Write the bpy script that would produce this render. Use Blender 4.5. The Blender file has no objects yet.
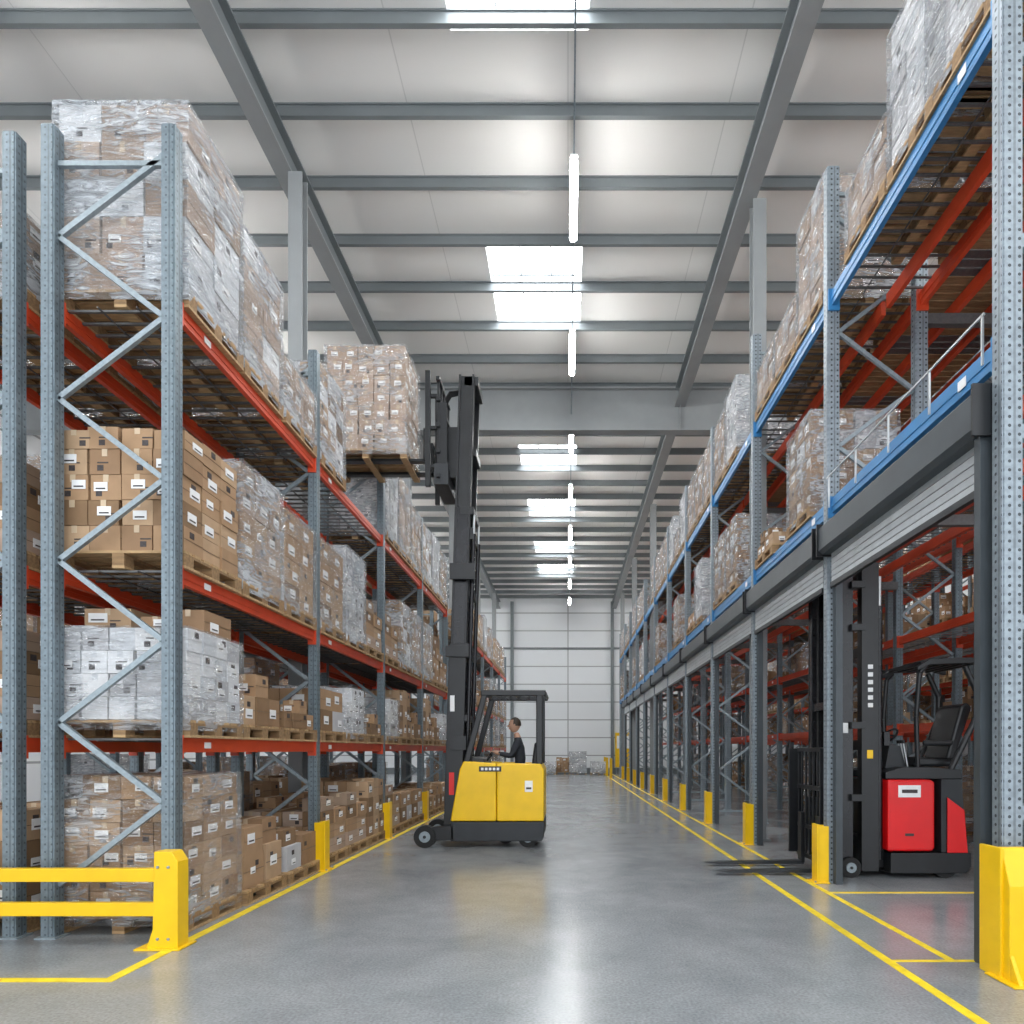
import bpy, math, random
from mathutils import Vector, Matrix
R=random.Random(7)
sc=bpy.context.scene
sc.view_settings.view_transform='Standard'
# ------------------------------------------------------------------ materials
MATS={}
def nodes(name):
    m=bpy.data.materials.new(name); m.use_nodes=True
    nt=m.node_tree; nt.nodes.clear()
    o=nt.nodes.new('ShaderNodeOutputMaterial'); b=nt.nodes.new('ShaderNodeBsdfPrincipled')
    nt.links.new(b.outputs[0],o.inputs[0])
    MATS[name]=m
    return m,nt,b,o
def mat(name,col,rough=.5,metal=0,var=.12,scale=6,bump=0,spec=.5,coord='Object',stretch=(1,1,1)):
    m,nt,b,o=nodes(name); L=nt.links.new
    tc=nt.nodes.new('ShaderNodeTexCoord'); mp=nt.nodes.new('ShaderNodeMapping'); mp.inputs['Scale'].default_value=stretch
    L(tc.outputs[coord],mp.inputs[0])
    n=nt.nodes.new('ShaderNodeTexNoise'); n.inputs['Scale'].default_value=scale; n.inputs['Detail'].default_value=5
    L(mp.outputs[0],n.inputs[0])
    r=nt.nodes.new('ShaderNodeValToRGB')
    r.color_ramp.elements[0].position=.3; r.color_ramp.elements[1].position=.7
    r.color_ramp.elements[0].color=[c*(1-var) for c in col]+[1]
    r.color_ramp.elements[1].color=[min(1,c*(1+var)) for c in col]+[1]
    L(n.outputs[0],r.inputs[0]); L(r.outputs[0],b.inputs['Base Color'])
    b.inputs['Roughness'].default_value=rough; b.inputs['Metallic'].default_value=metal
    b.inputs['Specular IOR Level'].default_value=spec
    if bump:
        bp=nt.nodes.new('ShaderNodeBump'); bp.inputs['Strength'].default_value=bump; bp.inputs['Distance'].default_value=.02
        L(n.outputs[0],bp.inputs['Height']); L(bp.outputs[0],b.inputs['Normal'])
    return m
def emis(name,col,st):
    m,nt,b,o=nodes(name); e=nt.nodes.new('ShaderNodeEmission')
    e.inputs[0].default_value=list(col)+[1]; e.inputs[1].default_value=st
    nt.links.new(e.outputs[0],o.inputs[0]); return m
def postmat(name,col,w,strength=.6,rad=.075):
    m,nt,b,o=nodes(name); L=nt.links.new
    def M(op,a,c=None):
        n=nt.nodes.new('ShaderNodeMath'); n.operation=op
        for i,x in enumerate((a,c)):
            if x is None: continue
            if isinstance(x,(int,float)): n.inputs[i].default_value=x
            else: L(x,n.inputs[i])
        return n.outputs[0]
    uv=nt.nodes.new('ShaderNodeUVMap'); uv.uv_map='UVMap'
    s=nt.nodes.new('ShaderNodeSeparateXYZ'); L(uv.outputs[0],s.inputs[0])
    p=.06
    a=M('MULTIPLY',M('SUBTRACT',M('FRACT',M('DIVIDE',s.outputs[1],p)),.5),p)
    bb=M('SUBTRACT',M('ABSOLUTE',M('SUBTRACT',s.outputs[0],w/2)),w*.24)
    d=M('SQRT',M('ADD',M('MULTIPLY',a,a),M('MULTIPLY',bb,bb)))
    hole=M('LESS_THAN',d,w*rad)
    groove=M('LESS_THAN',M('ABSOLUTE',M('SUBTRACT',s.outputs[0],w/2)),w*.06)
    fac=M('MAXIMUM',M('MULTIPLY',hole,strength),M('MULTIPLY',groove,.4))
    tc=nt.nodes.new('ShaderNodeTexCoord'); n=nt.nodes.new('ShaderNodeTexNoise'); n.inputs['Scale'].default_value=25
    L(tc.outputs['Object'],n.inputs[0])
    r=nt.nodes.new('ShaderNodeValToRGB'); r.color_ramp.elements[0].position=.35; r.color_ramp.elements[1].position=.65
    r.color_ramp.elements[0].color=[c*.85 for c in col]+[1]; r.color_ramp.elements[1].color=[c*1.1 for c in col]+[1]
    L(n.outputs[0],r.inputs[0])
    mx=nt.nodes.new('ShaderNodeMix'); mx.data_type='RGBA'
    L(fac,mx.inputs['Factor']); L(r.outputs[0],mx.inputs['A']); mx.inputs['B'].default_value=(.03,.035,.04,1)
    L(mx.outputs['Result'],b.inputs['Base Color']); b.inputs['Roughness'].default_value=.42; b.inputs['Metallic'].default_value=.35
postmat('galv_post',(.18,.225,.255),.11,.6)
postmat('galv_post_wide',(.27,.315,.35),.14,.9,.08)
mat('galv',(.28,.33,.36),.4,.4,.15,30)
mat('galv_dark',(.12,.12,.12),.5,.3,.15,30)
mat('orange',(.62,.065,.02),.42,0,.1,3)
mat('blue',(.035,.20,.44),.4,0,.1,3)
mat('yellow',(.90,.55,.003),.36,0,.06,4)
mat('yellow_line',(.86,.63,.02),.5,0,.2,9)
mat('steel_grey',(.18,.20,.21),.5,.1,.06,2)
mat('girder_grey',(.28,.295,.30),.5,.1,.06,2)
mat('black',(.008,.009,.011),.36,0,.3,5)
mat('black_shiny',(.014,.014,.017),.22,.2,.2,5)
mat('rubber',(.015,.015,.015),.75,0,.2,20)
mat('dark_grey',(.026,.029,.033),.45,.2,.15,5)
mat('red',(.72,.005,.007),.3,0,.06,3)
mat('white_label',(.85,.85,.85),.5,0,.04,20)
mat('ink',(.05,.04,.04),.6,0,.3,60)
mat('silver',(.55,.57,.58),.35,.7,.1,8)
mat('shutter',(.46,.49,.51),.4,.3,.08,8)
mat('shutter_box',(.055,.066,.075),.42,.2,.1,4)
for i,c in enumerate([(.38,.235,.13),(.30,.18,.098),(.45,.30,.18),(.235,.14,.072)]):
    mat('card%d'%i,c,.75,0,.07,9,coord='Object')
for i,c in enumerate([(.43,.31,.235),(.34,.24,.17),(.50,.38,.30),(.38,.265,.19)]):
    mat('pink%d'%i,c,.7,0,.07,9)
for i,c in enumerate([(.76,.77,.79),(.62,.64,.67),(.82,.82,.83),(.50,.50,.52)]):
    mat('white%d'%i,c,.6,0,.05,9)
mat('tape',(.56,.43,.29),.3,0,.08,9)
mat('tape_dark',(.15,.09,.045),.4,0,.1,9)
mat('wood',(.43,.28,.14),.75,0,.25,7,coord='Object',stretch=(1,6,6))
mat('wood_dark',(.27,.165,.08),.8,0,.25,7,stretch=(1,6,6))
mat('skin',(.50,.29,.20),.5,0,.05,8)
mat('jacket',(.02,.023,.03),.8,0,.2,12)
mat('trousers',(.025,.035,.05),.8,0,.2,12)
mat('hair',(.04,.025,.015),.6,0,.2,30)
mat('eye',(.02,.02,.02),.2,0,.1,30)
emis('lamp_glow',(1,.99,.97),82)
emis('skylight_glow',(.93,.97,1),17)
def wrap(name,haze_lo,haze_hi,tint,gl):
    m,nt,b,o=nodes(name); L=nt.links.new
    tc=nt.nodes.new('ShaderNodeTexCoord'); mp=nt.nodes.new('ShaderNodeMapping'); mp.inputs['Scale'].default_value=(1.8,1.8,8); mp.inputs['Rotation'].default_value=(.45,.5,0)
    L(tc.outputs['Object'],mp.inputs[0])
    n=nt.nodes.new('ShaderNodeTexNoise'); n.inputs['Scale'].default_value=2.2; n.inputs['Detail'].default_value=5; n.inputs['Distortion'].default_value=2.5
    L(mp.outputs[0],n.inputs[0])
    n2=nt.nodes.new('ShaderNodeTexNoise'); n2.inputs['Scale'].default_value=2.1; n2.inputs['Detail'].default_value=3
    L(tc.outputs['Object'],n2.inputs[0])
    mu=nt.nodes.new('ShaderNodeMath'); mu.operation='ADD'; L(n.outputs[0],mu.inputs[0]); L(n2.outputs[0],mu.inputs[1])
    mr=nt.nodes.new('ShaderNodeMapRange'); mr.inputs[1].default_value=.94; mr.inputs[2].default_value=1.16; mr.inputs[3].default_value=haze_lo; mr.inputs[4].default_value=haze_hi  # cloudy film streaks, whitened to paint in silvery reflection highlights as well
    L(mu.outputs[0],mr.inputs[0])
    bp=nt.nodes.new('ShaderNodeBump'); bp.inputs['Strength'].default_value=1; bp.inputs['Distance'].default_value=.09
    L(n.outputs[0],bp.inputs['Height']); L(bp.outputs[0],b.inputs['Normal'])
    b.inputs['Base Color'].default_value=list(tint)+[1]; b.inputs['Roughness'].default_value=.10; b.inputs['Specular IOR Level'].default_value=1
    t=nt.nodes.new('ShaderNodeBsdfTransparent'); mx=nt.nodes.new('ShaderNodeMixShader')
    g=nt.nodes.new('ShaderNodeBsdfGlossy'); g.inputs['Roughness'].default_value=.07; L(bp.outputs[0],g.inputs['Normal'])
    mg=nt.nodes.new('ShaderNodeMixShader'); mg.inputs[0].default_value=gl; L(t.outputs[0],mg.inputs[1]); L(g.outputs[0],mg.inputs[2])
    L(mr.outputs[0],mx.inputs[0]); L(mg.outputs[0],mx.inputs[1]); L(b.outputs[0],mx.inputs[2]); L(mx.outputs[0],o.inputs[0])
wrap('stretch_film',.08,.74,(.74,.78,.83),.22)
wrap('stretch_film_clear',.02,.42,(.78,.80,.83),.16)
# floor concrete
m,nt,b,o=nodes('polished_concrete'); L=nt.links.new
tc=nt.nodes.new('ShaderNodeTexCoord')
n1=nt.nodes.new('ShaderNodeTexNoise'); n1.inputs['Scale'].default_value=.9; n1.inputs['Detail'].default_value=11; n1.inputs['Roughness'].default_value=.72; n1.inputs['Distortion'].default_value=.3
n2=nt.nodes.new('ShaderNodeTexNoise'); n2.inputs['Scale'].default_value=55; n2.inputs['Detail'].default_value=5
L(tc.outputs['Object'],n1.inputs[0]); L(tc.outputs['Object'],n2.inputs[0])
r=nt.nodes.new('ShaderNodeValToRGB'); r.color_ramp.elements[0].position=.30; r.color_ramp.elements[1].position=.70
r.color_ramp.elements[0].color=(.205,.222,.235,1); r.color_ramp.elements[1].color=(.325,.34,.35,1)
L(n1.outputs[0],r.inputs[0])
mx=nt.nodes.new('ShaderNodeMix'); mx.data_type='RGBA'; mx.blend_type='OVERLAY'; mx.inputs['Factor'].default_value=.5
L(r.outputs[0],mx.inputs['A']); L(n2.outputs[0],mx.inputs['B'])
br=nt.nodes.new('ShaderNodeTexBrick'); br.inputs['Scale'].default_value=1; br.offset=0
br.inputs['Brick Width'].default_value=8; br.inputs['Row Height'].default_value=9; br.inputs['Mortar Size'].default_value=.005
br.inputs['Color1'].default_value=br.inputs['Color2'].default_value=(1,1,1,1); br.inputs['Mortar'].default_value=(.78,.78,.78,1)
mp=nt.nodes.new('ShaderNodeMapping'); mp.inputs['Location'].default_value=(4.6,1.5,0)
L(tc.outputs['Object'],mp.inputs[0]); L(mp.outputs[0],br.inputs[0])
mm=nt.nodes.new('ShaderNodeMix'); mm.data_type='RGBA'; mm.blend_type='MULTIPLY'; mm.inputs['Factor'].default_value=1
L(mx.outputs['Result'],mm.inputs['A']); L(br.outputs['Color'],mm.inputs['B']); L(mm.outputs['Result'],b.inputs['Base Color'])
mr=nt.nodes.new('ShaderNodeMapRange'); mr.inputs[1].default_value=.3; mr.inputs[2].default_value=.7; mr.inputs[3].default_value=.14; mr.inputs[4].default_value=.27
L(n1.outputs[0],mr.inputs[0]); L(mr.outputs[0],b.inputs['Roughness']); b.inputs['Specular IOR Level'].default_value=.8
bp=nt.nodes.new('ShaderNodeBump'); bp.inputs['Strength'].default_value=.06; bp.inputs['Distance'].default_value=.01
L(n2.outputs[0],bp.inputs['Height']); L(bp.outputs[0],b.inputs['Normal'])
def panel(name,col,bw,rh,seam,swap=False,dark=.6):
    m,nt,b,o=nodes(name); L=nt.links.new
    tc=nt.nodes.new('ShaderNodeTexCoord'); br=nt.nodes.new('ShaderNodeTexBrick'); br.offset=0
    br.inputs['Scale'].default_value=1; br.inputs['Brick Width'].default_value=bw; br.inputs['Row Height'].default_value=rh; br.inputs['Mortar Size'].default_value=seam
    br.inputs['Color1'].default_value=list(col)+[1]; br.inputs['Color2'].default_value=[c*.96 for c in col]+[1]; br.inputs['Mortar'].default_value=[c*dark for c in col]+[1]
    if swap:
        s=nt.nodes.new('ShaderNodeSeparateXYZ'); c=nt.nodes.new('ShaderNodeCombineXYZ'); L(tc.outputs['Object'],s.inputs[0])
        ad=nt.nodes.new('ShaderNodeMath'); L(s.outputs[0],ad.inputs[0]); L(s.outputs[1],ad.inputs[1])
        L(ad.outputs[0],c.inputs[0]); L(s.outputs[2],c.inputs[1]); L(c.outputs[0],br.inputs[0])
    else: L(tc.outputs['Object'],br.inputs[0])
    L(br.outputs['Color'],b.inputs['Base Color']); b.inputs['Roughness'].default_value=.6
panel('wall_panel',(.84,.86,.88),6,1.15,.035,True,.45)
panel('ceiling_panel',(.78,.77,.75),2.44,40,.01,False,.8)
# ------------------------------------------------------------------ mesh builder
class MB:
    def __init__(s): s.v=[];s.f=[];s.m=[];s.uv=[]
    def _add(s,vs,fs,mt,uvs=None):
        o=len(s.v); s.v+= [tuple(x) for x in vs]
        for i,f in enumerate(fs):
            s.f.append([o+k for k in f]); s.m.append(mt)
            s.uv.append(uvs[i] if uvs else [(0,0)]*len(f))
    def box(s,x0,x1,y0,y1,z0,z1,mt,M=None):
        vs=[Vector(p) for p in [(x0,y0,z0),(x1,y0,z0),(x1,y1,z0),(x0,y1,z0),(x0,y0,z1),(x1,y0,z1),(x1,y1,z1),(x0,y1,z1)]]
        if M: vs=[M@p for p in vs]
        fs=[(0,1,5,4),(1,2,6,5),(2,3,7,6),(3,0,4,7),(4,5,6,7),(3,2,1,0)]
        w,d=x1-x0,y1-y0
        def q(a): return [(0,z0),(a,z0),(a,z1),(0,z1)]
        s._add(vs,fs,mt,[q(w),q(d),q(w),q(d),[(0,0)]*4,[(0,0)]*4])
    def beam(s,p,q,w,h,mt,up=(0,0,1)):
        p=Vector(p);q=Vector(q);d=(q-p); L=d.length; d=d/L; up=Vector(up)
        if abs(d.dot(up))>.99: up=Vector((0,1,0))
        a=d.cross(up).normalized(); u=a.cross(d).normalized()
        M=Matrix((( a.x,u.x,d.x,p.x),(a.y,u.y,d.y,p.y),(a.z,u.z,d.z,p.z),(0,0,0,1)))
        s.box(-w/2,w/2,-h/2,h/2,0,L,mt,M)
    def cyl(s,p,q,r,mt,n=14,r2=None):
        p=Vector(p);q=Vector(q);d=(q-p).normalized(); up=Vector((0,0,1)) if abs(d.z)<.9 else Vector((1,0,0))
        a=d.cross(up).normalized(); u=a.cross(d); r2=r if r2 is None else r2
        vs=[p+(a*math.cos(t)+u*math.sin(t))*r for t in [i*2*math.pi/n for i in range(n)]]+[q+(a*math.cos(t)+u*math.sin(t))*r2 for t in [i*2*math.pi/n for i in range(n)]]
        fs=[(i,(i+1)%n,n+(i+1)%n,n+i) for i in range(n)]+[tuple(range(n))[::-1],tuple(range(n,2*n))]
        s._add(vs,fs,mt)
    def prism(s,pr,y0,y1,mt):
        n=len(pr); vs=[(x,y0,z) for x,z in pr]+[(x,y1,z) for x,z in pr]
        fs=[(i,(i+1)%n,n+(i+1)%n,n+i) for i in range(n)]+[tuple(range(n))[::-1],tuple(range(n,2*n))]
        s._add(vs,fs,mt)
    def prismx(s,pr,x0,x1,mt):
        n=len(pr); vs=[(x0,y,z) for y,z in pr]+[(x1,y,z) for y,z in pr]
        fs=[(i,(i+1)%n,n+(i+1)%n,n+i) for i in range(n)]+[tuple(range(n))[::-1],tuple(range(n,2*n))]
        s._add(vs,fs,mt)
    def tube(s,pts,r,mt,n=10):
        for a,b in zip(pts[:-1],pts[1:]): s.cyl(a,b,r,mt,n)
    def mesh(s,name):
        me=bpy.data.meshes.new(name); me.from_pydata(s.v,[],s.f)
        names=sorted(set(s.m)); ix={n:i for i,n in enumerate(names)}
        for n in names: me.materials.append(MATS[n])
        me.polygons.foreach_set('material_index',[ix[k] for k in s.m])
        ul=me.uv_layers.new(name='UVMap'); flat=[]
        for u in s.uv:
            for a in u: flat+=[a[0],a[1]]
        ul.data.foreach_set('uv',flat)
        import bmesh
        bm=bmesh.new(); bm.from_mesh(me); bmesh.ops.recalc_face_normals(bm,faces=bm.faces); bm.to_mesh(me); bm.free()
        me.update(); return me
    def obj(s,name,parent=None,bevel=0):
        return add(name,s.mesh(name),parent=parent,bevel=bevel)
def add(name,me,loc=(0,0,0),rz=0,parent=None,bevel=0):
    ob=bpy.data.objects.new(name,me); sc.collection.objects.link(ob); ob.location=loc; ob.rotation_euler=(0,0,rz)
    if parent:
        ob.parent=parent
    if bevel:
        bv=ob.modifiers.new('bevel','BEVEL'); bv.width=bevel; bv.segments=2; bv.limit_method='ANGLE'; bv.angle_limit=math.radians(40)
    return ob
def empty(name,loc=(0,0,0)):
    e=bpy.data.objects.new(name,None); sc.collection.objects.link(e); e.location=loc; e.empty_display_size=.3; return e
# ------------------------------------------------------------------ room shell
XW=15; YB=-6; YE=42; H=11.3
mb=MB(); mb.box(-XW,XW,YB,YE+.2,-.2,0,'polished_concrete'); mb.obj('floor')
sky=[]
for yy in [(6.4,8.85),(12.5,14.9),(20.9,22.6),(25,27.2),(30.3,32.2),(34,36)]:
    sky.append((-1.6,.28,yy[0],yy[1]))
for xc in (-9.5,8.3):  # extra skylight rows, added at the sides to help light the hall
    for y0 in (.2,5.6,16,21,27,33): sky.append((xc-.9,xc+.9,y0,y0+2.3))
for y0 in (-4.5,0.5): sky.append((-1.6,.28,y0,y0+2.3))
mb=MB(); xs=sorted(set([-XW,XW]+[s[0] for s in sky]+[s[1] for s in sky]))
for i in range(len(xs)-1):
    y=YB; col=sorted([s for s in sky if s[0]<=xs[i]+1e-6 and s[1]>=xs[i+1]-1e-6],key=lambda s:s[2])
    for s_ in col:
        mb.box(xs[i],xs[i+1],y,s_[2],H,H+.15,'ceiling_panel'); y=s_[3]
    mb.box(xs[i],xs[i+1],y,YE+.2,H,H+.15,'ceiling_panel')
mb.obj('ceiling')
for i,(a,b_,c,d) in enumerate(sky):
    k=MB(); k.box(a,b_,c,d,H+.24,H+.28,'skylight_glow')
    for (x0,x1,y0,y1) in [(a-.06,a,c-.06,d+.06),(b_,b_+.06,c-.06,d+.06),(a,b_,c-.06,c),(a,b_,d,d+.06)]:
        k.box(x0,x1,y0,y1,H+.15,H+.28,'white0')
    k.box(a,b_,(c+d)/2-.02,(c+d)/2+.02,H+.19,H+.24,'steel_grey')
    for q in (1/3,2/3): k.box(a+(b_-a)*q-.012,a+(b_-a)*q+.012,c,d,H+.20,H+.24,'girder_grey')
    k.obj('window_%d'%(i+1))
mb=MB(); mb.box(-XW,XW,YE,YE+.2,0,H,'wall_panel'); mb.obj('wall_back')
mb=MB(); mb.box(-XW-.2,-XW,YB,YE+.2,0,H,'wall_panel'); mb.obj('wall_left')
mb=MB(); mb.box(XW,XW+.2,YB,YE+.2,0,H,'wall_panel'); mb.obj('wall_right')
mb=MB(); mb.box(-XW,XW,YE-.06,YE,0,.35,'steel_grey'); mb.box(-XW,XW,YE-.08,YE,8.0,8.12,'steel_grey'); mb.obj('baseboard_back')
# roof steel
mb=MB(); y=-5.13
while y<YE-.3:
    mb.box(-XW,XW,y-.035,y+.035,11.10,11.12,'steel_grey'); mb.box(-XW,XW,y-.012,y+.012,11.12,11.28,'steel_grey'); mb.box(-XW,XW,y-.035,y+.035,11.28,11.3,'steel_grey')
    y+=1.25
mb.obj('roof_purlins')
XL,XR=-4.30,2.98
mb=MB()
def ibeamY(x,y0,y1,z0,z1,w=.26):
    mb.box(x-w/2,x+w/2,y0,y1,z0,z0+.035,'girder_grey'); mb.box(x-.03,x+.03,y0,y1,z0+.035,z1-.035,'steel_grey'); mb.box(x-w/2,x+w/2,y0,y1,z1-.035,z1,'steel_grey')
for x in (-4.50,XR,-11.5,10.2): ibeamY(x,YB,YE,10.62,11.1,.28)
yy=17.3
mb.box(-XW,XW,yy-.14,yy+.14,9.95,9.99,'girder_grey'); mb.box(-XW,XW,yy-.02,yy+.02,9.99,11.06,'girder_grey'); mb.box(-XW,XW,yy-.14,yy+.14,11.06,11.1,'girder_grey')
for x in (-8,-4.47,XR,7): mb.box(x-.012,x+.012,yy-.13,yy-.02,9.99,11.06,'girder_grey')
mb.obj('roof_rafters')
def column(x,y,top=10.62):
    k=MB(); k.box(x-.11,x+.11,y-.11,y-.09,0,top,'girder_grey'); k.box(x-.11,x+.11,y+.09,y+.11,0,top,'girder_grey'); k.box(x-.015,x+.015,y-.09,y+.09,0,top,'steel_grey')
    k.box(x-.17,x+.17,y-.17,y+.17,0,.03,'steel_grey')
    k.obj('steel_column')
for yy in (10.35,17.3,24.2,31.0,37.8): column(XL,yy,10.62 if yy!=17.3 else 9.95)
for yy in (10.85,24.2,31.0,37.8): column(3.17,yy,10.62)
for x in (-8,-3.6,2.85,8):
    k=MB(); k.box(x-.1,x+.1,YE-.22,YE-.08,0,11.05,'steel_grey'); k.obj('wall_column')
# ------------------------------------------------------------------ lights
def lamp(x,y,z=10.35):
    k=MB(); k.box(x-.055,x+.055,y-.75,y+.75,z+.02,z+.05,'white_label'); k.cyl((x,y-.74,z-.045),(x,y+.74,z-.045),.062,'lamp_glow',10)
    for e in (-.75,.74): k.cyl((x,y+e,z-.045),(x,y+e+.01,z-.045),.066,'white_label',10)
    k.cyl((x,y-.6,z+.05),(x,y-.6,11.1),.005,'galv',6); k.cyl((x,y+.6,z+.05),(x,y+.6,11.1),.005,'galv',6)
    k.obj('linear_led_lamp')
for i in range(-3,8): lamp(.09,10.45+4*i)
k=MB(); k.box(.078,.102,-4,40,10.43,10.45,'galv'); k.obj('lamp_power_track')
for x in (-7.6,7.4):  # extra lamp rows, added over the side aisles for evener light
    for i in range(-2,8): lamp(x,7.3+4.5*i)
# ------------------------------------------------------------------ pallet loads
def pallet(mb,W,L,z=0):
    n=7; bw=L/n*.72
    for i in range(n):
        yc=-L/2+bw/2+i*(L-bw)/(n-1); mb.box(-W/2,W/2,yc-bw/2,yc+bw/2,z+.122,z+.144,'wood' if R.random()<.7 else 'wood_dark')
    for xc in (-W/2+.05,0,W/2-.05):
        mb.box(xc-.05,xc+.05,-L/2,L/2,z+.1,z+.122,'wood_dark')
        mb.box(xc-.05,xc+.05,-L/2,L/2,z,z+.022,'wood')
        for yc in (-L/2+.06,0,L/2-.06): mb.box(xc-.05,xc+.05,yc-.06,yc+.06,z+.022,z+.1,'wood_dark')
def carton(mb,x0,x1,y0,y1,z0,z1,tone,lab=.5,tape='tape'):
    t=tone+str(R.choice([0,0,1,2,3])); mb.box(x0,x1,y0,y1,z0,z1,t)
    e=.0025; xm=(x0+x1)/2; ym=(y0+y1)/2; h=z1-z0
    if tone=='white': tape='white1'
    mb.box(xm-.022,xm+.022,y0-e,y1+e,z1-.0,z1+e,tape)
    mb.box(xm-.022,xm+.022,y0-e,y0,z1-h*.28,z1,tape)
    for s in (-1,1):
        xf=x0 if s<0 else x1
        mb.box(min(xf,xf+s*e),max(xf,xf+s*e),y0,y1,z0+h*.485,z0+h*.51,'tape_dark' if tone!='white' else 'white3')
        if R.random()<lab:
            w=min(R.uniform(.09,.17),(y1-y0)*.5); a=ym+R.uniform(-.2,.2)*(y1-y0); zz=z0+h*R.uniform(.15,.4); hh=min(w*.7,h*.4)
            mb.box(min(xf,xf+s*2*e),max(xf,xf+s*2*e),a-w/2,a+w/2,zz,zz+hh,'white_label')
            mb.box(min(xf,xf+s*3*e),max(xf,xf+s*3*e),a-w*.35,a+w*.35,zz+hh*.2,zz+hh*.35,'ink')
        if R.random()<.5:
            a=y0+(y1-y0)*R.uniform(.1,.6); mb.box(min(xf,xf+s*e*1.5),max(xf,xf+s*e*1.5),a,a+.06,z0+h*.62,z0+h*.62+.05,'ink')
    if R.random()<lab:
        w=min(R.uniform(.09,.17),(x1-x0)*.45); a=xm+R.uniform(-.22,.22)*(x1-x0); zz=z0+h*R.uniform(.2,.45); hh=min(w*.65,h*.4)
        mb.box(a-w/2,a+w/2,y0-2*e,y0,zz,zz+hh,'white_label')
        mb.box(a-w*.35,a+w*.35,y0-3*e,y0-2*e,zz+hh*.2,zz+hh*.35,'ink')
    if R.random()<.6:
        a=x0+(x1-x0)*R.uniform(.08,.7); mb.box(a,a+.05,y0-e,y0,z0+h*.15,z0+h*.15+.045,'ink'); mb.box(a,a+.09,y0-e,y0,z0+h*.15+.06,z0+h*.15+.07,'ink')
def load_mesh(name,W,L,Ht,nx,ny,nz,tone='card',film=None,drop=0,lab=.4,tone2=None,pal=True,jit=1):
    mb=MB(); z=0
    if pal: pallet(mb,W,L); z=.146
    w=W-.05; l=L-.04; g=.006
    for k in range(nz):
        h=(Ht-z)/nz
        for i in range(nx):
            for j in range(ny):
                if k==nz-1 and R.random()<drop: continue
                jx=R.uniform(-.012,.012)*jit; jy=R.uniform(-.006,.006)*jit; t=tone
                if tone2 and R.random()<.3: t=tone2
                dz=R.uniform(0,.06) if (k==nz-1 and not film) else 0
                carton(mb,-w/2+i*w/nx+g+jx,-w/2+(i+1)*w/nx-g+jx,-l/2+j*l/ny+g+jy,-l/2+(j+1)*l/ny-g+jy,z+k*h+.004,z+(k+1)*h-dz,t,lab)
    if film:
        a=W/2-.004; b2=L/2; zt=Ht+.012; z0=.06 if pal else 0
        N=10; MZ=12; per=[]
        for i in range(N): per.append((-a+2*a*i/N,-b2))
        for i in range(N): per.append((a,-b2+2*b2*i/N))
        for i in range(N): per.append((a-2*a*i/N,b2))
        for i in range(N): per.append((-a,b2-2*b2*i/N))
        P_=len(per); vs=[];fs=[]
        for q in range(MZ+1):
            zz=z0+(zt-z0)*q/MZ
            for (x,y) in per:
                r_=1+R.uniform(-.002,.012); vs.append((x*r_,y*r_,zz+(R.uniform(-.012,.012) if 0<q<MZ else 0)))
        for q in range(MZ):
            for i in range(P_): fs.append((q*P_+i,q*P_+(i+1)%P_,(q+1)*P_+(i+1)%P_,(q+1)*P_+i))
        fs.append(tuple(MZ*P_+i for i in range(P_)))
        mb._add(vs,fs,film)
    return mb.mesh(name)
LW,LL=1.1,.88
V={}
V['b_brown']=load_mesh('load_brown',LW,LL,1.22,3,2,4,'card',None,.25,.7)
V['b_brown2']=load_mesh('load_brown_b',LW,LL,1.05,3,3,3,'card',None,.3,.6)
V['b_brown3']=load_mesh('load_brown_c',LW,LL,.72,4,3,2,'card',None,.5,.7)
V['b_brown4']=load_mesh('load_brown_d',LW,LL,.9,4,2,4,'card',None,.5,.7,'pink')
V['b_mix']=load_mesh('load_mix',LW,LL,.95,2,2,3,'card',None,.4,.8,'white')
V['b_low']=load_mesh('load_low',LW,LL,.5,5,4,2,'card',None,.5,.6)
V['w_pink']=load_mesh('load_pink',LW,LL,1.5,3,2,5,'pink','stretch_film',.0,.8)
V['w_pink2']=load_mesh('load_pink_b',LW,LL,1.3,4,3,5,'pink','stretch_film',.0,.7,'card')
V['w_white']=load_mesh('load_white',LW,LL,1.4,4,3,6,'white','stretch_film',.0,.6)
V['w_card']=load_mesh('load_cardwrap',LW,LL,1.2,3,2,4,'card','stretch_film_clear',.1,.7)
V['w_card2']=load_mesh('load_cardwrap_b',LW,LL,1.3,4,3,5,'card','stretch_film',.1,.7,'white')
V['w_low']=load_mesh('load_whitelow',LW,LL,.8,4,3,3,'white','stretch_film_clear',.2,.5)
V['w_short']=load_mesh('load_short',LW,LL,.75,4,3,3,'pink','stretch_film',.0,.7)
NAME={'b':'pallet_of_cardboard_boxes','w':'shrink_wrapped_pallet_load'}
def put(key,x,y,z,rz=None):
    rz=R.uniform(-.012,.012) if rz is None else rz
    return add(NAME[key[0]],V[key],(x,y,z+.002),rz)
V['w_hero_top']=load_mesh('hero_top',LW+.02,.9,1.68,3,2,5,'pink','stretch_film',0,.75,'white')
V['w_hero_top2']=load_mesh('hero_top2',LW,.86,1.42,3,2,5,'pink','stretch_film',0,.7,'white')
V['b_hero_mid']=load_mesh('hero_mid',LW,.9,1.19,4,3,5,'card',None,.06,.55)
V['w_hero_white']=load_mesh('hero_white',LW+.04,.9,.90,5,4,4,'white','stretch_film_clear',0,.5,pal=True)
V['w_hero_ground']=load_mesh('hero_ground',LW,.9,1.28,4,3,6,'card','stretch_film_clear',.15,.75)
V['w_truck']=load_mesh('truck_load',1.27,.92,1.74,5,4,7,'pink','stretch_film_clear',0,.75)
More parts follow.
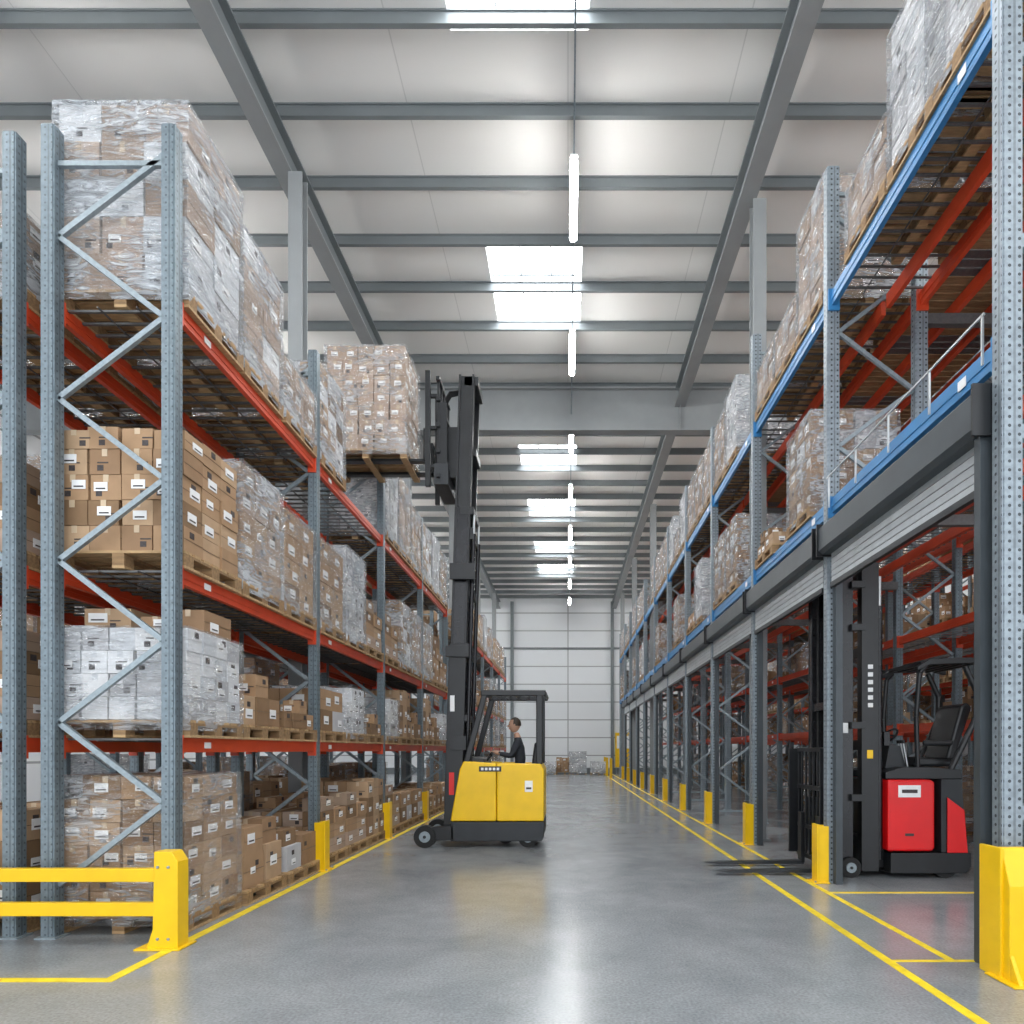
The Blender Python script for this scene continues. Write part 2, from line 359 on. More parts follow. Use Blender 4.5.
# ------------------------------------------------------------------ racks
def rack(name,xa,xb,ys,Ht,levels,pw=.11,pm='galv_post',bm_front='orange',bm_rear='orange',rear_from=None,bars=True,bh=.12,mids=()):
    mb=MB(); s=1 if xb>xa else -1
    for j,y in enumerate(ys):
        zr=0 if not rear_from else rear_from.get(j,0)
        for x,z0 in ((xa,0),(xb,zr)):
            mb.box(x-pw/2,x+pw/2,y-.05,y+.05,z0,Ht,pm)
            mb.box(x-pw/2+.012,x+pw/2-.012,y-.056,y+.056,z0,Ht,pm)
            if z0==0: mb.box(x-pw/2-.03,x+pw/2+.03,y-.08,y+.08,0,.012,'galv')
        a=xa+s*pw/2; b=xb-s*pw/2; z=max(.42,zr+.1); side=0
        mb.beam((a,y,max(.25,zr+.05)),(b,y,max(.25,zr+.05)),.035,.04,'galv')
        while z+.65<Ht-.1:
            p,q=((b,y,z),(a,y,z+.65)) if side==0 else ((a,y,z),(b,y,z+.65))
            mb.beam(p,q,.035,.042,'galv'); z+=.65; side^=1
        mb.beam((a,y,Ht-.28),(b,y,Ht-.28),.035,.04,'galv')
    for i in range(len(ys)-1):
        y0,y1=ys[i]+.056,ys[i+1]-.056
        for lv in levels:
            for x,bm in ((xa,bm_front),(xb,bm_rear)):
                mb.box(x-.025,x+.025,y0,y1,lv-bh,lv,bm)
                mb.box(x-.032,x+.032,y0,y1,lv-bh*.62,lv-bh*.38,bm)
                for yy in (y0,y1-.02): mb.box(x-pw/2+.005,x+pw/2-.005,yy,yy+.02,lv-bh-.05,lv+.02,bm)
            for x in mids: mb.box(x-.025,x+.025,y0,y1,lv-bh-.02,lv-.035,bm_rear)
            if bars:
                n=18
                for k in range(n):
                    yy=y0+(k+.5)*(y1-y0)/n; mb.box(min(xa,xb)+.03,max(xa,xb)-.03,yy-.012,yy+.012,lv-.02,lv-.003,'galv_dark')
                for k in range(1,3):
                    xx=xa+(xb-xa)*k/3; mb.box(xx-.006,xx+.006,y0,y1,lv-.03,lv-.02,'galv_dark')
            mb.box(xa+(-s)*.034-.002,xa+(-s)*.034+.002,y0+.35,y0+.45,lv-bh*.72,lv-bh*.28,'white_label')
    return mb.obj(name)
P=2.92
yl=[5.22+P*i for i in range(5)]
LV=[1.60,2.98,5.12]
rack('pallet_rack',-3.18,-4.14,yl,6.48,LV)
rack('pallet_rack',-5.40,-4.445,yl,6.42,LV)
yl2=[21.2+P*i for i in range(5)]
rack('pallet_rack',-3.18,-4.14,yl2,6.2,LV)
rack('pallet_rack',-5.40,-4.445,yl2,6.2,LV)
def slot(ys,i,k): return ys[i]+.056+(k+.5)*(P-.112)/3
XLc=-3.66
def S(k): return slot(yl,0,k)
put('w_hero_top',XLc,S(0)+.02,LV[2]); put('w_hero_top2',XLc,S(1),LV[2]); put('w_short',XLc,S(2),LV[2])
put('b_hero_mid',XLc,S(0),LV[1]); put('w_pink2',XLc,S(1),LV[1]); put('w_card',XLc,S(2),LV[1])
put('w_hero_white',XLc,S(0),LV[0]); put('b_brown3',XLc,S(1),LV[0]); put('b_low',XLc,S(2),LV[0])
put('w_hero_ground',XLc,S(0),0)
def stack(name,lst,loc,pal=True,W=LW,L=LL):
    k=MB()
    if pal: pallet(k,W,L)
    for (x0,x1,y0,y1,z0,z1,tn) in lst: carton(k,x0,x1,y0,y1,z0,z1,tn,.6)
    return add(name,k.mesh(name),loc)
stack('cardboard_box_stack',[(-.5,-.1,-.15,.35,0,.20,'card'),(-.05,.2,-.1,.3,0,.14,'card'),(.22,.5,-.1,.35,0,.2,'card')],(XLc,S(0),LV[0]+.917),False)
stack('pallet_of_cardboard_boxes',[(-.5,-.05,-.4,.05,.146,.55,'card'),(-.5,-.1,-.4,.0,.55,.92,'card'),(0,.5,-.42,.0,.146,.47,'card'),(.08,.5,-.4,-.02,.47,.74,'card'),(-.5,0,.08,.42,.146,.6,'card'),(.05,.5,.06,.42,.146,.52,'card'),(-.45,0,.08,.42,.6,.98,'white'),(.1,.45,.08,.4,.52,.78,'card')],(XLc+.03,S(1),0))
stack('pallet_of_cardboard_boxes',[(-.5,-.02,-.4,.42,.146,.66,'card'),(0,.5,-.4,-.02,.146,.42,'white'),(.05,.45,-.38,-.05,.42,.6,'card'),(0,.5,.02,.42,.146,.5,'card')],(XLc+.04,S(2),0))
for i in range(1,4):
    for k_ in range(3):
        y=slot(yl,i,k_)
        if not(i==1 and k_>=1):
            put(R.choice(['w_pink','w_white','w_pink2','w_card2','w_white','w_pink2']),XLc,y,LV[2])
        if R.random()<.93: put(R.choice(['b_brown','w_pink2','w_card','w_white','b_brown4','b_brown2','w_card2']),XLc,y,LV[1])
        put(R.choice(['b_brown3','b_low','b_low','b_mix','w_low']) if i<2 else R.choice(['b_brown2','b_mix','b_brown3','w_low']),XLc,y,LV[0])
        put(R.choice(['b_brown2','b_brown3','b_mix','b_brown4','w_low']),XLc+.03,y,0)
for i in range(4):
    for k_ in range(3):
        y=slot(yl2,i,k_)
        for z in [0]+LV:
            if R.random()<.85: put(R.choice(['b_brown2','w_card','w_pink2','w_white','b_brown3']),XLc,y,z)
for i in range(4):
    for k_ in range(3):
        y=slot(yl,i,k_)
        if abs(y-10.35)<.7: continue
        for z in [0]+LV:
            if (i==0 and k_==0) or R.random()<.6: put('w_short' if (z==LV[2] and i==0) else R.choice(['b_brown2','b_brown4','w_card','b_brown3']),-4.96,y,z)
for i in range(4):
    for k_ in range(3):
        y=slot(yl2,i,k_)
        if abs(y-24.2)<.8 or abs(y-31)<.8: continue
        for z in [0]+LV:
            if R.random()<.5: put(R.choice(['b_brown2','w_card','w_pink2']),-4.96,y,z)
yl3=[4+P*i for i in range(8)]
rack('pallet_rack',-8.9,-9.86,yl3,6.4,LV,bars=False)
for i in range(7):
    for k_ in range(3):
        for z in [0]+LV:
            if R.random()<.55: put(R.choice(['b_brown2','w_card','w_pink2','w_white']),-9.38,slot(yl3,i,k_),z)
# ---- right racks
PR=2.96
yr=[4.44+PR*i for i in range(12)]
RLV=[4.34,6.68]
rack('pallet_rack',3.0,4.0,yr,8.1,RLV,.14,'galv_post_wide','blue','orange',{0:0,1:4.2,2:4.2},True,.17,mids=(3.62,))
def slotr(i,k): return yr[i]+.056+(k+.5)*(PR-.112)/3
XRc=3.5
put('w_white',XRc,slotr(0,0)-.03,RLV[1]); put('w_white',XRc,5.58,RLV[1]); put('w_short',XRc,6.5,RLV[1])
put('w_pink',XRc,7.98,RLV[1]); put('w_short',XRc,slotr(1,1)+.05,RLV[1]); put('w_short',XRc,slotr(1,2),RLV[1])
put('w_card2',XRc,8.35,RLV[0]); put('b_low',XRc,slotr(1,2),RLV[0])
for i in range(2,11):
    for k_ in range(3):
        y=slotr(i,k_)
        if any(abs(y-c)<.6 for c in (10.85,24.2,31.0,37.8)): continue
        if R.random()<.9: put(R.choice(['w_pink2','w_white','w_short','w_card2','w_pink2','w_short']),XRc,y,RLV[1])
        if R.random()<.65: put(R.choice(['w_pink2','w_card2','b_brown3','w_white','w_card2']),XRc,y,RLV[0])
yr2=[4.6+P*i for i in range(12)]
LV2=[1.9,3.3,4.9,6.6]
def simple_row(xa,xb,fill,bars=False,ground=.0):
    rack('pallet_rack',xa,xb,yr2,8.0,LV2,bars=bars)
    for i in range(11):
        for k_ in range(3):
            for z in [0]+LV2:
                if R.random()<(fill if z else ground): put(R.choice(['b_brown2','w_card','w_pink2','b_brown3']),(xa+xb)/2,slot(yr2,i,k_),z)
simple_row(5.3,6.25,.08,True,.0); simple_row(6.6,7.55,.2,True,.15); simple_row(10.1,11.05,.5,False,.6); simple_row(11.4,12.35,.4,False,.4)
k=MB()
for y in yr[:11]:
    for z in (4.05,6.33): k.box(4.05,5.24,y-.04,y+.04,z,z+.12,'galv_dark')
for x in (4.40,4.85):
    for z in (4.17,6.45): k.box(x-.03,x+.03,yr[0],yr[11],z,z+.13,'orange')
y=yr[0]
while y<yr[11]:
    k.box(4.05,5.25,y-.055,y+.055,6.60,6.62,'wood_dark' if int(y*3)%4 else 'galv_dark'); y+=.125
k.obj('mezzanine_deck')
k=MB()
k.box(2.90,2.914,yr[0]+.1,yr[1]-.1,4.54,4.556,'silver')
for y in [yr[0]+.12+i*.67 for i in range(5)]: k.box(2.90,2.914,y-.008,y+.008,4.2,4.55,'silver')
k.obj('safety_railing')
for i in range(0,10):
    y0,y1=yr[i]+.12,yr[i+1]-.12
    k=MB()
    k.prism([(2.82,3.74),(2.82,3.98),(2.86,4.02),(3.06,4.02),(3.06,3.70),(2.86,3.70)],y0-.04,y1+.04,'shutter_box')
    k.box(2.80,3.07,y0-.06,y0-.04,3.68,4.04,'black'); k.box(2.80,3.07,y1+.04,y1+.06,3.68,4.04,'black')
    for j in range(5):
        z=3.37+j*.07; k.box(2.95,2.965,y0,y1,z,z+.062,'shutter'); k.box(2.956,2.97,y0,y1,z+.058,z+.07,'galv_dark')
    k.box(2.935,2.98,y0,y1,3.32,3.375,'dark_grey')
    if i==0: k.box(2.88,2.985,y0-.02,y0+.05,0,3.7,'shutter_box')
    else: k.box(2.985,3.06,y0-.04,y0+.04,0,3.7,'shutter_box')
    k.box(2.985,3.06,y1-.04,y1+.04,0,3.7,'shutter_box')
    k.obj('roller_shutter')
# ------------------------------------------------------------------ yellow guards
def protector(x,y,h=.65,w=.2,face=1):
    k=MB(); s=face
    k.prism([(x-.015,0),(x+.015,0),(x+.015,h),(x-.015,h)],y-w/2,y+w/2,'yellow')
    xe=x+s*.12
    for yy in (y-w/2,y+w/2-.02):
        k.box(min(x,xe),max(x,xe),yy,yy+.02,0,h*.97,'yellow')
    k.box(min(x-s*.06,xe),max(x-s*.06,xe),y-w/2-.04,y+w/2+.04,0,.012,'yellow')
    for yy in (y-w/2-.02,y+w/2+.02): k.cyl((x-s*.04,yy,.012),(x-s*.04,yy,.03),.014,'galv',8)
    k.obj('upright_protector',bevel=.006)
for y in yl[1:]: protector(-3.02,y-.02,.62,.16,-1)
for y in yl2: protector(-3.02,y-.02,.62,.16,-1)
for j,y in enumerate(yr[1:11]): protector(2.82,y,.66,.16,1)
k=MB()
k.prismx([(4.18,0),(4.18,.62),(4.26,.86),(4.31,.86),(4.31,0)],2.84,3.16,'yellow')
k.prism([(2.82,0),(2.82,.86),(2.85,.86),(2.85,0)],4.24,4.46,'yellow')
k.prismx([(4.08,0),(4.18,.0),(4.18,.18)],2.84,2.87,'yellow'); k.prismx([(4.08,0),(4.18,.0),(4.18,.18)],3.1,3.13,'yellow')
k.box(2.79,3.20,4.06,4.36,0,.014,'yellow')
k.obj('corner_upright_protector',bevel=.008)
k=MB()
k.prism([(-3.17,.0),(-2.93,.0),(-2.93,.66),(-2.98,.735),(-3.11,.735),(-3.11,.6),(-3.12,.15)],4.88,5.02,'yellow')
k.box(-3.24,-2.9,4.84,5.08,0,.014,'yellow')
for z in (.24,.50): k.box(-7.4,-3.11,4.92,4.98,z,z+.10,'yellow')
for x in (-5.2,-7.3): k.box(x,x+.14,4.9,5.04,0,.735,'yellow'); k.box(x-.07,x+.21,4.84,5.1,0,.014,'yellow')
for z in (.08,.62):
    for x in (-3.08,-3.0): k.cyl((x,4.87,z),(x,4.885,z),.012,'galv',8)
k.obj('guard_rail',bevel=.008)
k=MB(); t=.003
k.box(-3.03,-2.95,4.2,40,0,t,'yellow_line'); k.box(-8,-3.03,4.2,4.27,0,t,'yellow_line')
k.box(2.24,2.31,2.6,41,0,t,'yellow_line'); k.box(2.70,2.76,4.64,41,0,t,'yellow_line')
k.box(2.31,3.3,4.60,4.64,0,t,'yellow_line')
k.box(2.76,5.2,6.8,6.86,0,t,'yellow_line')
k.obj('floor_marking_lines')
# ------------------------------------------------------------------ yellow reach truck (forks toward -X)
T=empty('reach_truck',(0,10.5,0))
def part(k,name,bevel=.012,par=None): return k.obj(name,parent=par or T,bevel=bevel)
k=MB()
k.prism([(-1.80,.10),(-.40,.10),(-.37,.18),(-.37,.40),(-1.80,.40)],-.55,.55,'dark_grey')
part(k,'chassis')
k=MB()
for y0,y1 in ((-.56,-.46),(.46,.56)):
    k.prism([(-1.80,.41),(-1.10,.41),(-1.10,1.30),(-1.60,1.33),(-1.66,1.20)],y0,y1,'yellow')
    k.prism([(-1.09,.41),(-.37,.41),(-.37,1.20),(-.42,1.29),(-1.09,1.30)],y0,y1,'yellow')
k.prism([(-.50,.41),(-.37,.41),(-.37,1.20),(-.42,1.29),(-.50,1.29)],-.46,.46,'yellow')
k.prism([(-1.80,.41),(-1.60,.41),(-1.54,1.31),(-1.62,1.31)],-.46,.46,'yellow')
part(k,'body_panels',.02)
k=MB(); k.box(-1.6,-.5,-.46,.46,.41,.62,'dark_grey'); k.box(-1.52,-1.40,-.4,.4,.62,1.2,'black'); 
k.prism([(-1.52,1.2),(-1.28,1.28),(-1.3,1.36),(-1.52,1.40)],-.42,.42,'black')
k.box(-.98,-.52,-.26,.26,.62,1.0,'black')
part(k,'cab_interior')
k=MB(); k.prism([(-.98,1.0),(-.55,1.0),(-.50,1.1),(-.98,1.08)],-.25,.25,'black'); k.prism([(-.60,1.08),(-.50,1.08),(-.44,1.62),(-.53,1.62)],-.24,.24,'black')
part(k,'seat',.03)
k=MB(); k.cyl((-1.30,-.1,1.33),(-1.22,-.1,1.43),.02,'black'); 
pts=[(-1.2+.05*math.sin(a)*.6-.02,-.1+.13*math.cos(a),1.45+.05*math.sin(a)) for a in [i*math.pi/8 for i in range(17)]]
k.tube(pts,.012,'black'); k.beam(pts[0],pts[8],.02,.02,'black')
part(k,'steering_wheel',0)
k=MB()
for y in (-.5,.5):
    k.beam((-1.56,y,1.30),(-1.28,y,2.36),.09,.09,'black',up=(0,1,0)); k.beam((-.44,y,1.28),(-.44,y,2.36),.10,.09,'black',up=(0,1,0))
    k.box(-1.34,-.34,y-.05,y+.05,2.33,2.42,'black')
for x in [-1.3+.158*i for i in range(7)]: k.box(x-.025,x+.025,-.46,.46,2.35,2.40,'black')
part(k,'overhead_guard',.015)
k=MB()
for y in (-.49,.49):
    k.prism([(-2.30,.10),(-2.36,.2),(-2.30,.30),(-1.75,.34),(-1.75,.12)],y-.06,y+.06,'black')
part(k,'straddle_legs')
k=MB()
def wheel(k,x,y,z,r,w,hub='galv'):
    k.cyl((x,y-w/2,z),(x,y+w/2,z),r,'rubber',28); k.cyl((x,y-w/2-.012,z),(x,y+w/2+.012,z),r*.5,hub,18); k.cyl((x,y-w/2-.02,z),(x,y+w/2+.02,z),r*.15,'dark_grey',10)
for y in (-.49,.49): wheel(k,-2.19,y,.17,.17,.16)
wheel(k,-.62,-.42,.15,.15,.14); wheel(k,-.62,.42,.15,.15,.14); wheel(k,-1.0,0,.15,.15,.14)
part(k,'wheels',0)
k=MB(); k.box(-1.36,-1.02,-.568,-.561,1.17,1.25,'black'); 
for i in range(5): k.box(-1.33+i*.06,-1.29+i*.06,-.572,-.568,1.19,1.23,'white_label')
k.box(-.66,-.54,-.568,-.561,.86,1.03,'white_label'); k.box(-.64,-.56,-.572,-.568,.9,.93,'ink')
part(k,'decals',0)
def lean(z): return -1.83+ (z-.1)*.030
k=MB()
def rail(k,y,z0,z1,dx,w,d,mt):
    k.beam((lean(z0)+dx,y,z0),(lean(z1)+dx,y,z1),w,d,mt,up=(0,1,0))
for y in (-.36,.36):
    s=1 if y>0 else -1
    rail(k,y,.12,3.15,.02,.26,.03,'black'); rail(k,y-s*.04,.12,3.15,-.10,.03,.1,'black'); rail(k,y-s*.04,.12,3.15,.14,.03,.1,'black')
    rail(k,y-s*.05,.3,5.3,.02,.24,.03,'black_shiny'); rail(k,y-s*.08,.3,5.3,-.085,.025,.07,'black_shiny'); rail(k,y-s*.08,.3,5.3,.125,.025,.07,'black_shiny')
    rail(k,y-s*.10,2.6,7.38,.03,.24,.04,'black'); rail(k,y-s*.07,2.6,7.38,-.08,.03,.09,'black'); rail(k,y-s*.07,2.6,7.38,.13,.03,.09,'black')
    k.cyl((lean(.3)+.20,y-s*.1,.3),(lean(4.9)+.20,y-s*.1,4.9),.035,'black_shiny'); k.cyl((lean(3.2)+.20,y-s*.1,3.2),(lean(5.2)+.20,y-s*.1,5.2),.02,'silver')
for z,h,w in ((3.05,.22,.80),(1.2,.16,.74),(4.9,.18,.6),(5.25,.12,.66),(7.3,.14,.56),(2.0,.1,.7),(6.2,.12,.5),(4.0,.14,.5)):
    k.box(lean(z)-.02,lean(z)+.2,-w/2,w/2,z-h/2,z+h/2,'black')
k.box(lean(4.3)-.13,lean(4.3)+.26,-.43,-.38,4.15,4.4,'black'); k.box(lean(3.1)-.16,lean(3.1)+.2,-.42,-.36,2.95,3.12,'black'); k.box(lean(1.7)-.05,lean(1.7)+.2,-.42,-.36,1.5,1.72,'black')
for dy in (-.12,-.06,.08,.14):
    k.cyl((lean(.6)+.02,dy,.6),(lean(7.1)+.02,dy,7.1),.012,'rubber',8)
k.box(lean(2.2)-.07,lean(2.2)-.0,-.382,-.376,2.1,2.35,'white_label'); k.box(lean(1.0)-.05,lean(1.0)+.03,-.382,-.376,.8,1.15,'red')
part(k,'mast',.005)
k=MB()
xb=-1.98
for y in (-.4,-.2,0,.2,.4): k.box(xb-.05,xb-.01,y-.018,y+.018,5.75,7.25,'black')
for z in (5.72,6.1,6.5,6.9,7.22): k.box(xb-.06,xb+.0,-.46,.46,z,z+.06,'black')
k.box(xb-.1,xb+.12,-.42,.42,5.62,5.95,'dark_grey'); k.box(xb-.0,xb+.25,-.24,.24,5.8,6.6,'black')
for z in (5.9,6.5,7.0): k.box(xb-.22,xb-.06,-.38,-.32,z,z+.05,'black'); k.box(xb-.22,xb-.06,.32,.38,z,z+.05,'black')
for y in (-.38,.38): k.box(xb-.24,xb-.16,y-.03,y+.03,5.6,7.4,'black')
for y in (-.40,.40): k.box(xb-.05,xb+.10,y-.015,y+.015,5.9,6.9,'black')
for i in range(6): k.tube([(xb+.05,-.3+.03*i,7.0),(xb+.12,-.3+.03*i,7.12),(lean(7.2)-.03,-.2+.02*i,7.2)],.01,'rubber',6)
part(k,'carriage_and_load_backrest',.004)
k=MB()
for y in (-.25,.25):
    k.box(xb-.29,xb-.24,y-.06,y+.06,6.03,6.55,'black'); k.box(-3.66,xb-.24,y-.06,y+.06,6.03,6.07,'black')
part(k,'forks',.004)
add('shrink_wrapped_pallet_load',V['w_truck'],(-3.12,10.47,5.995),0)
# ------------------------------------------------------------------ driver
def driver():
    J=dict(pel=(-.74,0,1.17),sp=(-.76,0,1.36),ch=(-.79,0,1.56),nk=(-.82,0,1.72),hd=(-.84,0,1.79))
    vs=[];ed=[];rad=[];idx={}
    def add_(n,p,r,par=None):
        idx[n]=len(vs); vs.append(p); rad.append(r)
        if par: ed.append((idx[par],idx[n]))
    add_('pel',J['pel'],(.15,.12)); add_('sp',J['sp'],(.14,.11),'pel'); add_('ch',J['ch'],(.16,.12),'sp'); add_('nk',J['nk'],(.055,.055),'ch'); add_('hd',J['hd'],(.05,.05),'nk')
    for s,n in ((-1,'l'),(1,'r')):
        add_('sh'+n,(-.80,s*.17,1.62),(.07,.07),'ch'); add_('el'+n,(-.90,s*.24,1.40),(.05,.05),'sh'+n); add_('wr'+n,(-1.10,s*.17-.05,1.45),(.032,.032),'el'+n); add_('pm'+n,(-1.16,s*.14-.06,1.47),(.034,.022),'wr'+n)
        add_('hp'+n,(-.80,s*.10,1.15),(.10,.09),'pel'); add_('kn'+n,(-1.17,s*.13,1.14),(.065,.065),'hp'+n); add_('an'+n,(-1.20,s*.13,.72),(.045,.045),'kn'+n); add_('to'+n,(-1.33,s*.13,.67),(.04,.035),'an'+n)
        for f in range(4):
            a='f%d%s'%(f,n); y=s*.14-.06-.03+.02*f; L_=(.03,.036,.034,.026)[f]
            add_(a+'a',(-1.19,y,1.485-.004*abs(f-1.5)),(.009,.009),'pm'+n); add_(a+'b',(-1.19-L_,y,1.475),(.008,.008),a+'a'); add_(a+'c',(-1.19-L_-.004,y,1.445),(.007,.007),a+'b')
        add_('t'+n+'a',(-1.14,-.06+s*.14-s*.045,1.47),(.010,.010),'pm'+n); add_('t'+n+'b',(-1.18,-.06+s*.14-s*.055,1.455),(.009,.009),'t'+n+'a')
    me=bpy.data.meshes.new('driver_sk'); me.from_pydata(vs,ed,[]); ob=bpy.data.objects.new('driver_sk',me); sc.collection.objects.link(ob)
    md=ob.modifiers.new('s','SKIN')
    for i,r_ in enumerate(rad): me.skin_vertices[0].data[i].radius=r_
    me.skin_vertices[0].data[0].use_root=True
    sb=ob.modifiers.new('u','SUBSURF'); sb.levels=1; sb.render_levels=1
    dg=bpy.context.evaluated_depsgraph_get(); dg.update()
    nm=bpy.data.meshes.new_from_object(ob.evaluated_get(dg)); bpy.data.objects.remove(ob)
    nm.materials.clear()
    for q in ('jacket','trousers','skin','black'): nm.materials.append(MATS[q])
    for p in nm.polygons:
        c=p.center
        p.material_index=0
        if c.z<1.24 and c.x<-.6 : p.material_index=1
        if c.z<1.18: p.material_index=1
        if c.z<.74: p.material_index=3
        if c.x<-1.09 and c.z>1.38: p.material_index=2
        if c.z>1.70: p.material_index=2
        p.use_smooth=True
    E=empty('forklift_driver',(0,10.5,0))
    add('body',nm,parent=E)
    import bmesh
    def ball(name,loc,sca,mt,seg=20,cut=None):
        bm=bmesh.new(); bmesh.ops.create_uvsphere(bm,u_segments=seg,v_segments=seg//2+2,radius=1)
        if cut: 
            bmesh.ops.delete(bm,geom=[v for v in bm.verts if cut(v.co)],context='VERTS')
        for v in bm.verts:
            if name=='head' and v.co.z<-.1: v.co.y*=1-.25*(-v.co.z); v.co.x=v.co.x*(1-.12*(-v.co.z))-.08*(-v.co.z)
            v.co=Vector((v.co.x*sca[0],v.co.y*sca[1],v.co.z*sca[2]))
        m_=bpy.data.meshes.new(name); bm.to_mesh(m_); bm.free(); m_.materials.append(MATS[mt])
        for p in m_.polygons: p.use_smooth=True
        return add(name,m_,loc,parent=E)
    hx,hz=-.865,1.90
    ball('head',(hx,0,hz),(.095,.075,.118),'skin')
    ball('hair',(hx+.012,0,hz+.014),(.097,.082,.117),'hair',24,lambda c:c.x<-.35 and c.z<.55 or c.z<-.35)
    ball('nose',(hx-.098,0,hz-.015),(.018,.012,.02),'skin',10)
    ball('mouth',(hx-.086,0,hz-.058),(.01,.022,.006),'red',10)
    for s in (-1,1):
        ball('ear',(hx+.005,s*.078,hz-.005),(.018,.008,.028),'skin',10); ball('eye',(hx-.083,s*.03,hz+.008),(.008,.012,.008),'eye',10)
driver()
# ------------------------------------------------------------------ black / red truck
T2=empty('stacker_forklift',(.02,8.13,0))
def part2(k,name,bevel=.012): return k.obj(name,parent=T2,bevel=bevel)
k=MB()
k.prism([(3.74,.06),(4.62,.06),(4.68,.14),(4.68,.30),(3.74,.30)],-.56,.56,'black')
k.prism([(4.34,.30),(4.66,.30),(4.62,.62),(4.58,1.16),(4.34,1.16)],-.54,.54,'dark_grey')
k.box(3.56,3.74,-.40,.40,.10,1.15,'black')
k.prism([(3.70,1.16),(4.60,1.16),(4.58,1.27),(4.25,1.30),(3.90,1.30),(3.70,1.24)],-.52,.52,'black')
k.prism([(4.40,.30),(4.64,.30),(4.60,.8),(4.40,.95)],-.562,-.545,'red')
part2(k,'chassis')
k=MB(); k.prism([(3.70,.32),(4.22,.32),(4.25,.36),(4.25,1.13),(4.20,1.155),(3.70,1.155)],-.57,.50,'red')
part2(k,'body_panel',.025)
k=MB(); k.box(3.82,4.08,-.578,-.57,.95,1.09,'white_label'); k.box(3.86,4.04,-.582,-.578,1.0,1.04,'ink'); k.box(3.9,4.0,-.578,-.57,.5,.53,'ink')
part2(k,'decals',0)
k=MB()
for y in (-.50,.50):
    s=1 if y>0 else -1
    k.box(3.42,3.62,y-.02,y+.02,.08,3.70,'black')
    for xx in (3.42,3.59): k.box(xx,xx+.03,min(y,y-s*.10),max(y,y-s*.10),.08,3.70,'black')
    yi=y-s*.05
    k.box(3.16,3.34,yi-.02,yi+.02,.12,3.60,'black_shiny')
    for xx in (3.16,3.315): k.box(xx,xx+.025,min(yi,yi-s*.09),max(yi,yi-s*.09),.12,3.6,'black_shiny')
    k.cyl((3.66,y-s*.06,.2),(3.66,y-s*.06,3.2),.038,'black_shiny'); k.cyl((3.66,y-s*.06,3.2),(3.66,y-s*.06,3.55),.024,'silver')
    k.tube([(3.22,y-s*.2,.4),(3.22,y-s*.2,3.5)],.014,'rubber',8); k.tube([(3.38,y-s*.25,.4),(3.38,y-s*.25,3.5)],.014,'rubber',8)
for z in (.35,1.5,2.6,3.58): k.box(3.44,3.60,-.50,.50,z,z+.12,'black')
for z in (.5,2.0,3.5): k.box(3.18,3.34,-.44,.44,z,z+.1,'black_shiny')
for z in (.9,1.75,2.9,3.4): k.box(3.30,3.46,-.53,-.46,z,z+.08,'black')
for i in range(6): k.box(3.49,3.55,-.526,-.52,2.0+.09*i,2.05+.09*i,'white_label')
k.box(3.48,3.55,-.526,-.52,1.4,1.5,'yellow'); k.box(3.22,3.28,-.476,-.47,1.7,1.82,'white_label')
part2(k,'mast',.006)
k=MB()
for i in range(9):
    y=-.52+i*.13; k.box(3.04,3.065,y-.012,y+.012,.15,1.5,'black')
for z in (.12,.5,1.0,1.48): k.box(3.03,3.09,-.54,.54,z,z+.05,'black')
for y in (-.53,.53): k.box(2.92,3.10,y-.015,y+.015,.15,1.52,'black')
k.box(3.07,3.16,-.34,.34,.2,.9,'dark_grey')
for y in (-.3,.3):
    k.box(2.98,3.03,y-.06,y+.06,.05,.7,'black')
    k.prism([(1.74,.045),(1.9,.03),(3.02,.03),(3.02,.08),(1.9,.055)],y-.06,y+.06,'dark_grey')
part2(k,'carriage_and_forks',.004)
k=MB()
for y in (-.40,.40):
    k.tube([(4.14,y,1.28),(4.12,y,1.9),(4.16,y,2.42),(4.24,y,2.5)],.028,'black'); k.tube([(4.5,y,1.2),(4.84,y,1.9),(4.84,y,2.2),(4.70,y,2.5)],.035,'black')
    k.prism([(4.12,2.44),(4.26,2.51),(4.76,2.53),(4.92,2.48),(4.92,2.53),(4.76,2.60),(4.26,2.58),(4.12,2.49)],y-.04,y+.04,'black')
for x in (4.2,4.32,4.44,4.56,4.68,4.80): k.box(x-.02,x+.02,-.40,.40,2.51,2.56,'black')
part2(k,'overhead_guard',.006)
k=MB(); k.prism([(4.15,1.30),(4.62,1.30),(4.66,1.38),(4.20,1.42)],-.27,.27,'black'); k.prism([(4.56,1.38),(4.66,1.38),(4.88,2.02),(4.82,2.08),(4.74,2.04)],-.26,.26,'black')
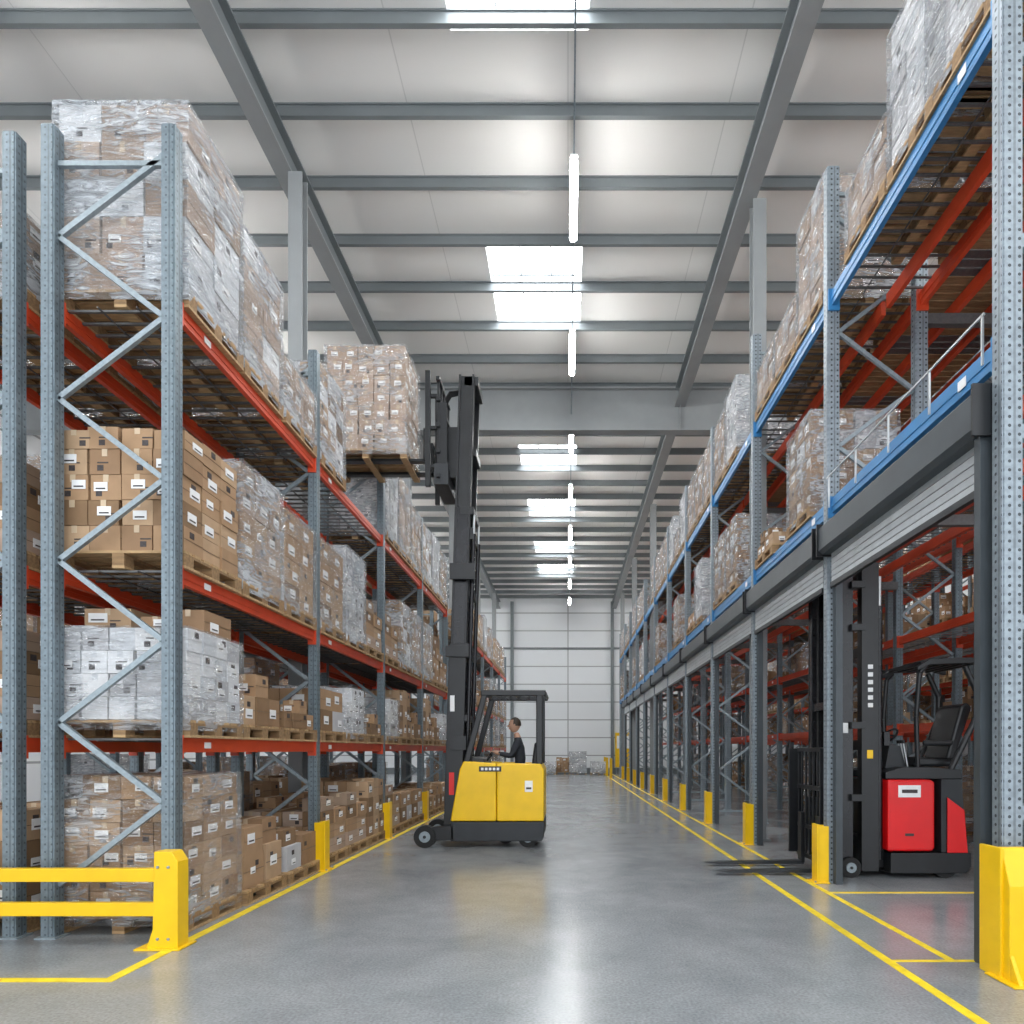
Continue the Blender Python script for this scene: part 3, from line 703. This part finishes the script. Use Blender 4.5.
k.prism([(4.25,1.55),(4.6,1.55),(4.62,1.62),(4.25,1.62)],-.34,-.27,'black')
part2(k,'seat',.03)
k=MB(); k.prism([(3.80,1.28),(4.06,1.28),(3.98,1.55),(3.86,1.58)],-.3,.3,'dark_grey'); k.cyl((3.9,0,1.5),(4.0,0,1.66),.022,'black')
pts=[(4.0+.06*math.sin(a),.16*math.cos(a),1.68+.08*math.sin(a)) for a in [i*math.pi/8 for i in range(17)]]
k.tube(pts,.014,'black'); k.beam(pts[0],pts[8],.025,.02,'black')
for y in (-.34,-.28,-.22): k.cyl((4.05,y,1.3),(4.0,y,1.58),.01,'silver',8); k.cyl((4.0,y,1.58),(3.995,y,1.62),.02,'black',10)
k.box(3.78,3.85,-.32,-.1,1.55,1.72,'black_shiny')
part2(k,'controls',.004)
k=MB()
for y in (-.46,.46): wheel(k,3.3,y,.12,.12,.1); wheel(k,4.4,y,.14,.14,.12)
part2(k,'wheels',0)
# ------------------------------------------------------------------ far end clutter
for x,y,v in ((-1.3,39.8,'w_low'),(.6,40.2,'w_white'),(1.9,39.5,'w_low'),(-.2,40.4,'b_brown2')): put(v,x,y,0)
for y in (34.2,37.6,39.6): protector(2.2,y,1.1,.3,1)
k=MB(); k.box(3.0,4.0,41.3,41.36,.4,2.6,'yellow'); k.box(3.1,3.9,41.28,41.3,1.6,2.4,'white_label'); k.box(3.05,3.1,41.3,41.4,0,.4,'galv'); k.box(3.9,3.95,41.3,41.4,0,.4,'galv')
k.obj('safety_notice_board')
# ------------------------------------------------------------------ camera + world
cam=bpy.data.cameras.new('cam'); co=bpy.data.objects.new('camera',cam); sc.collection.objects.link(co)
co.location=(0,0,1.5); co.rotation_euler=(math.pi/2,0,0); cam.sensor_width=36; cam.lens=650/1024*36
cam.shift_x=-56/1024; cam.shift_y=238/1024; cam.clip_end=200
sc.camera=co
w=bpy.data.worlds.new('world'); sc.world=w; w.use_nodes=True
w.node_tree.nodes['Background'].inputs[0].default_value=(.90,.95,1,1); w.node_tree.nodes['Background'].inputs[1].default_value=2.4
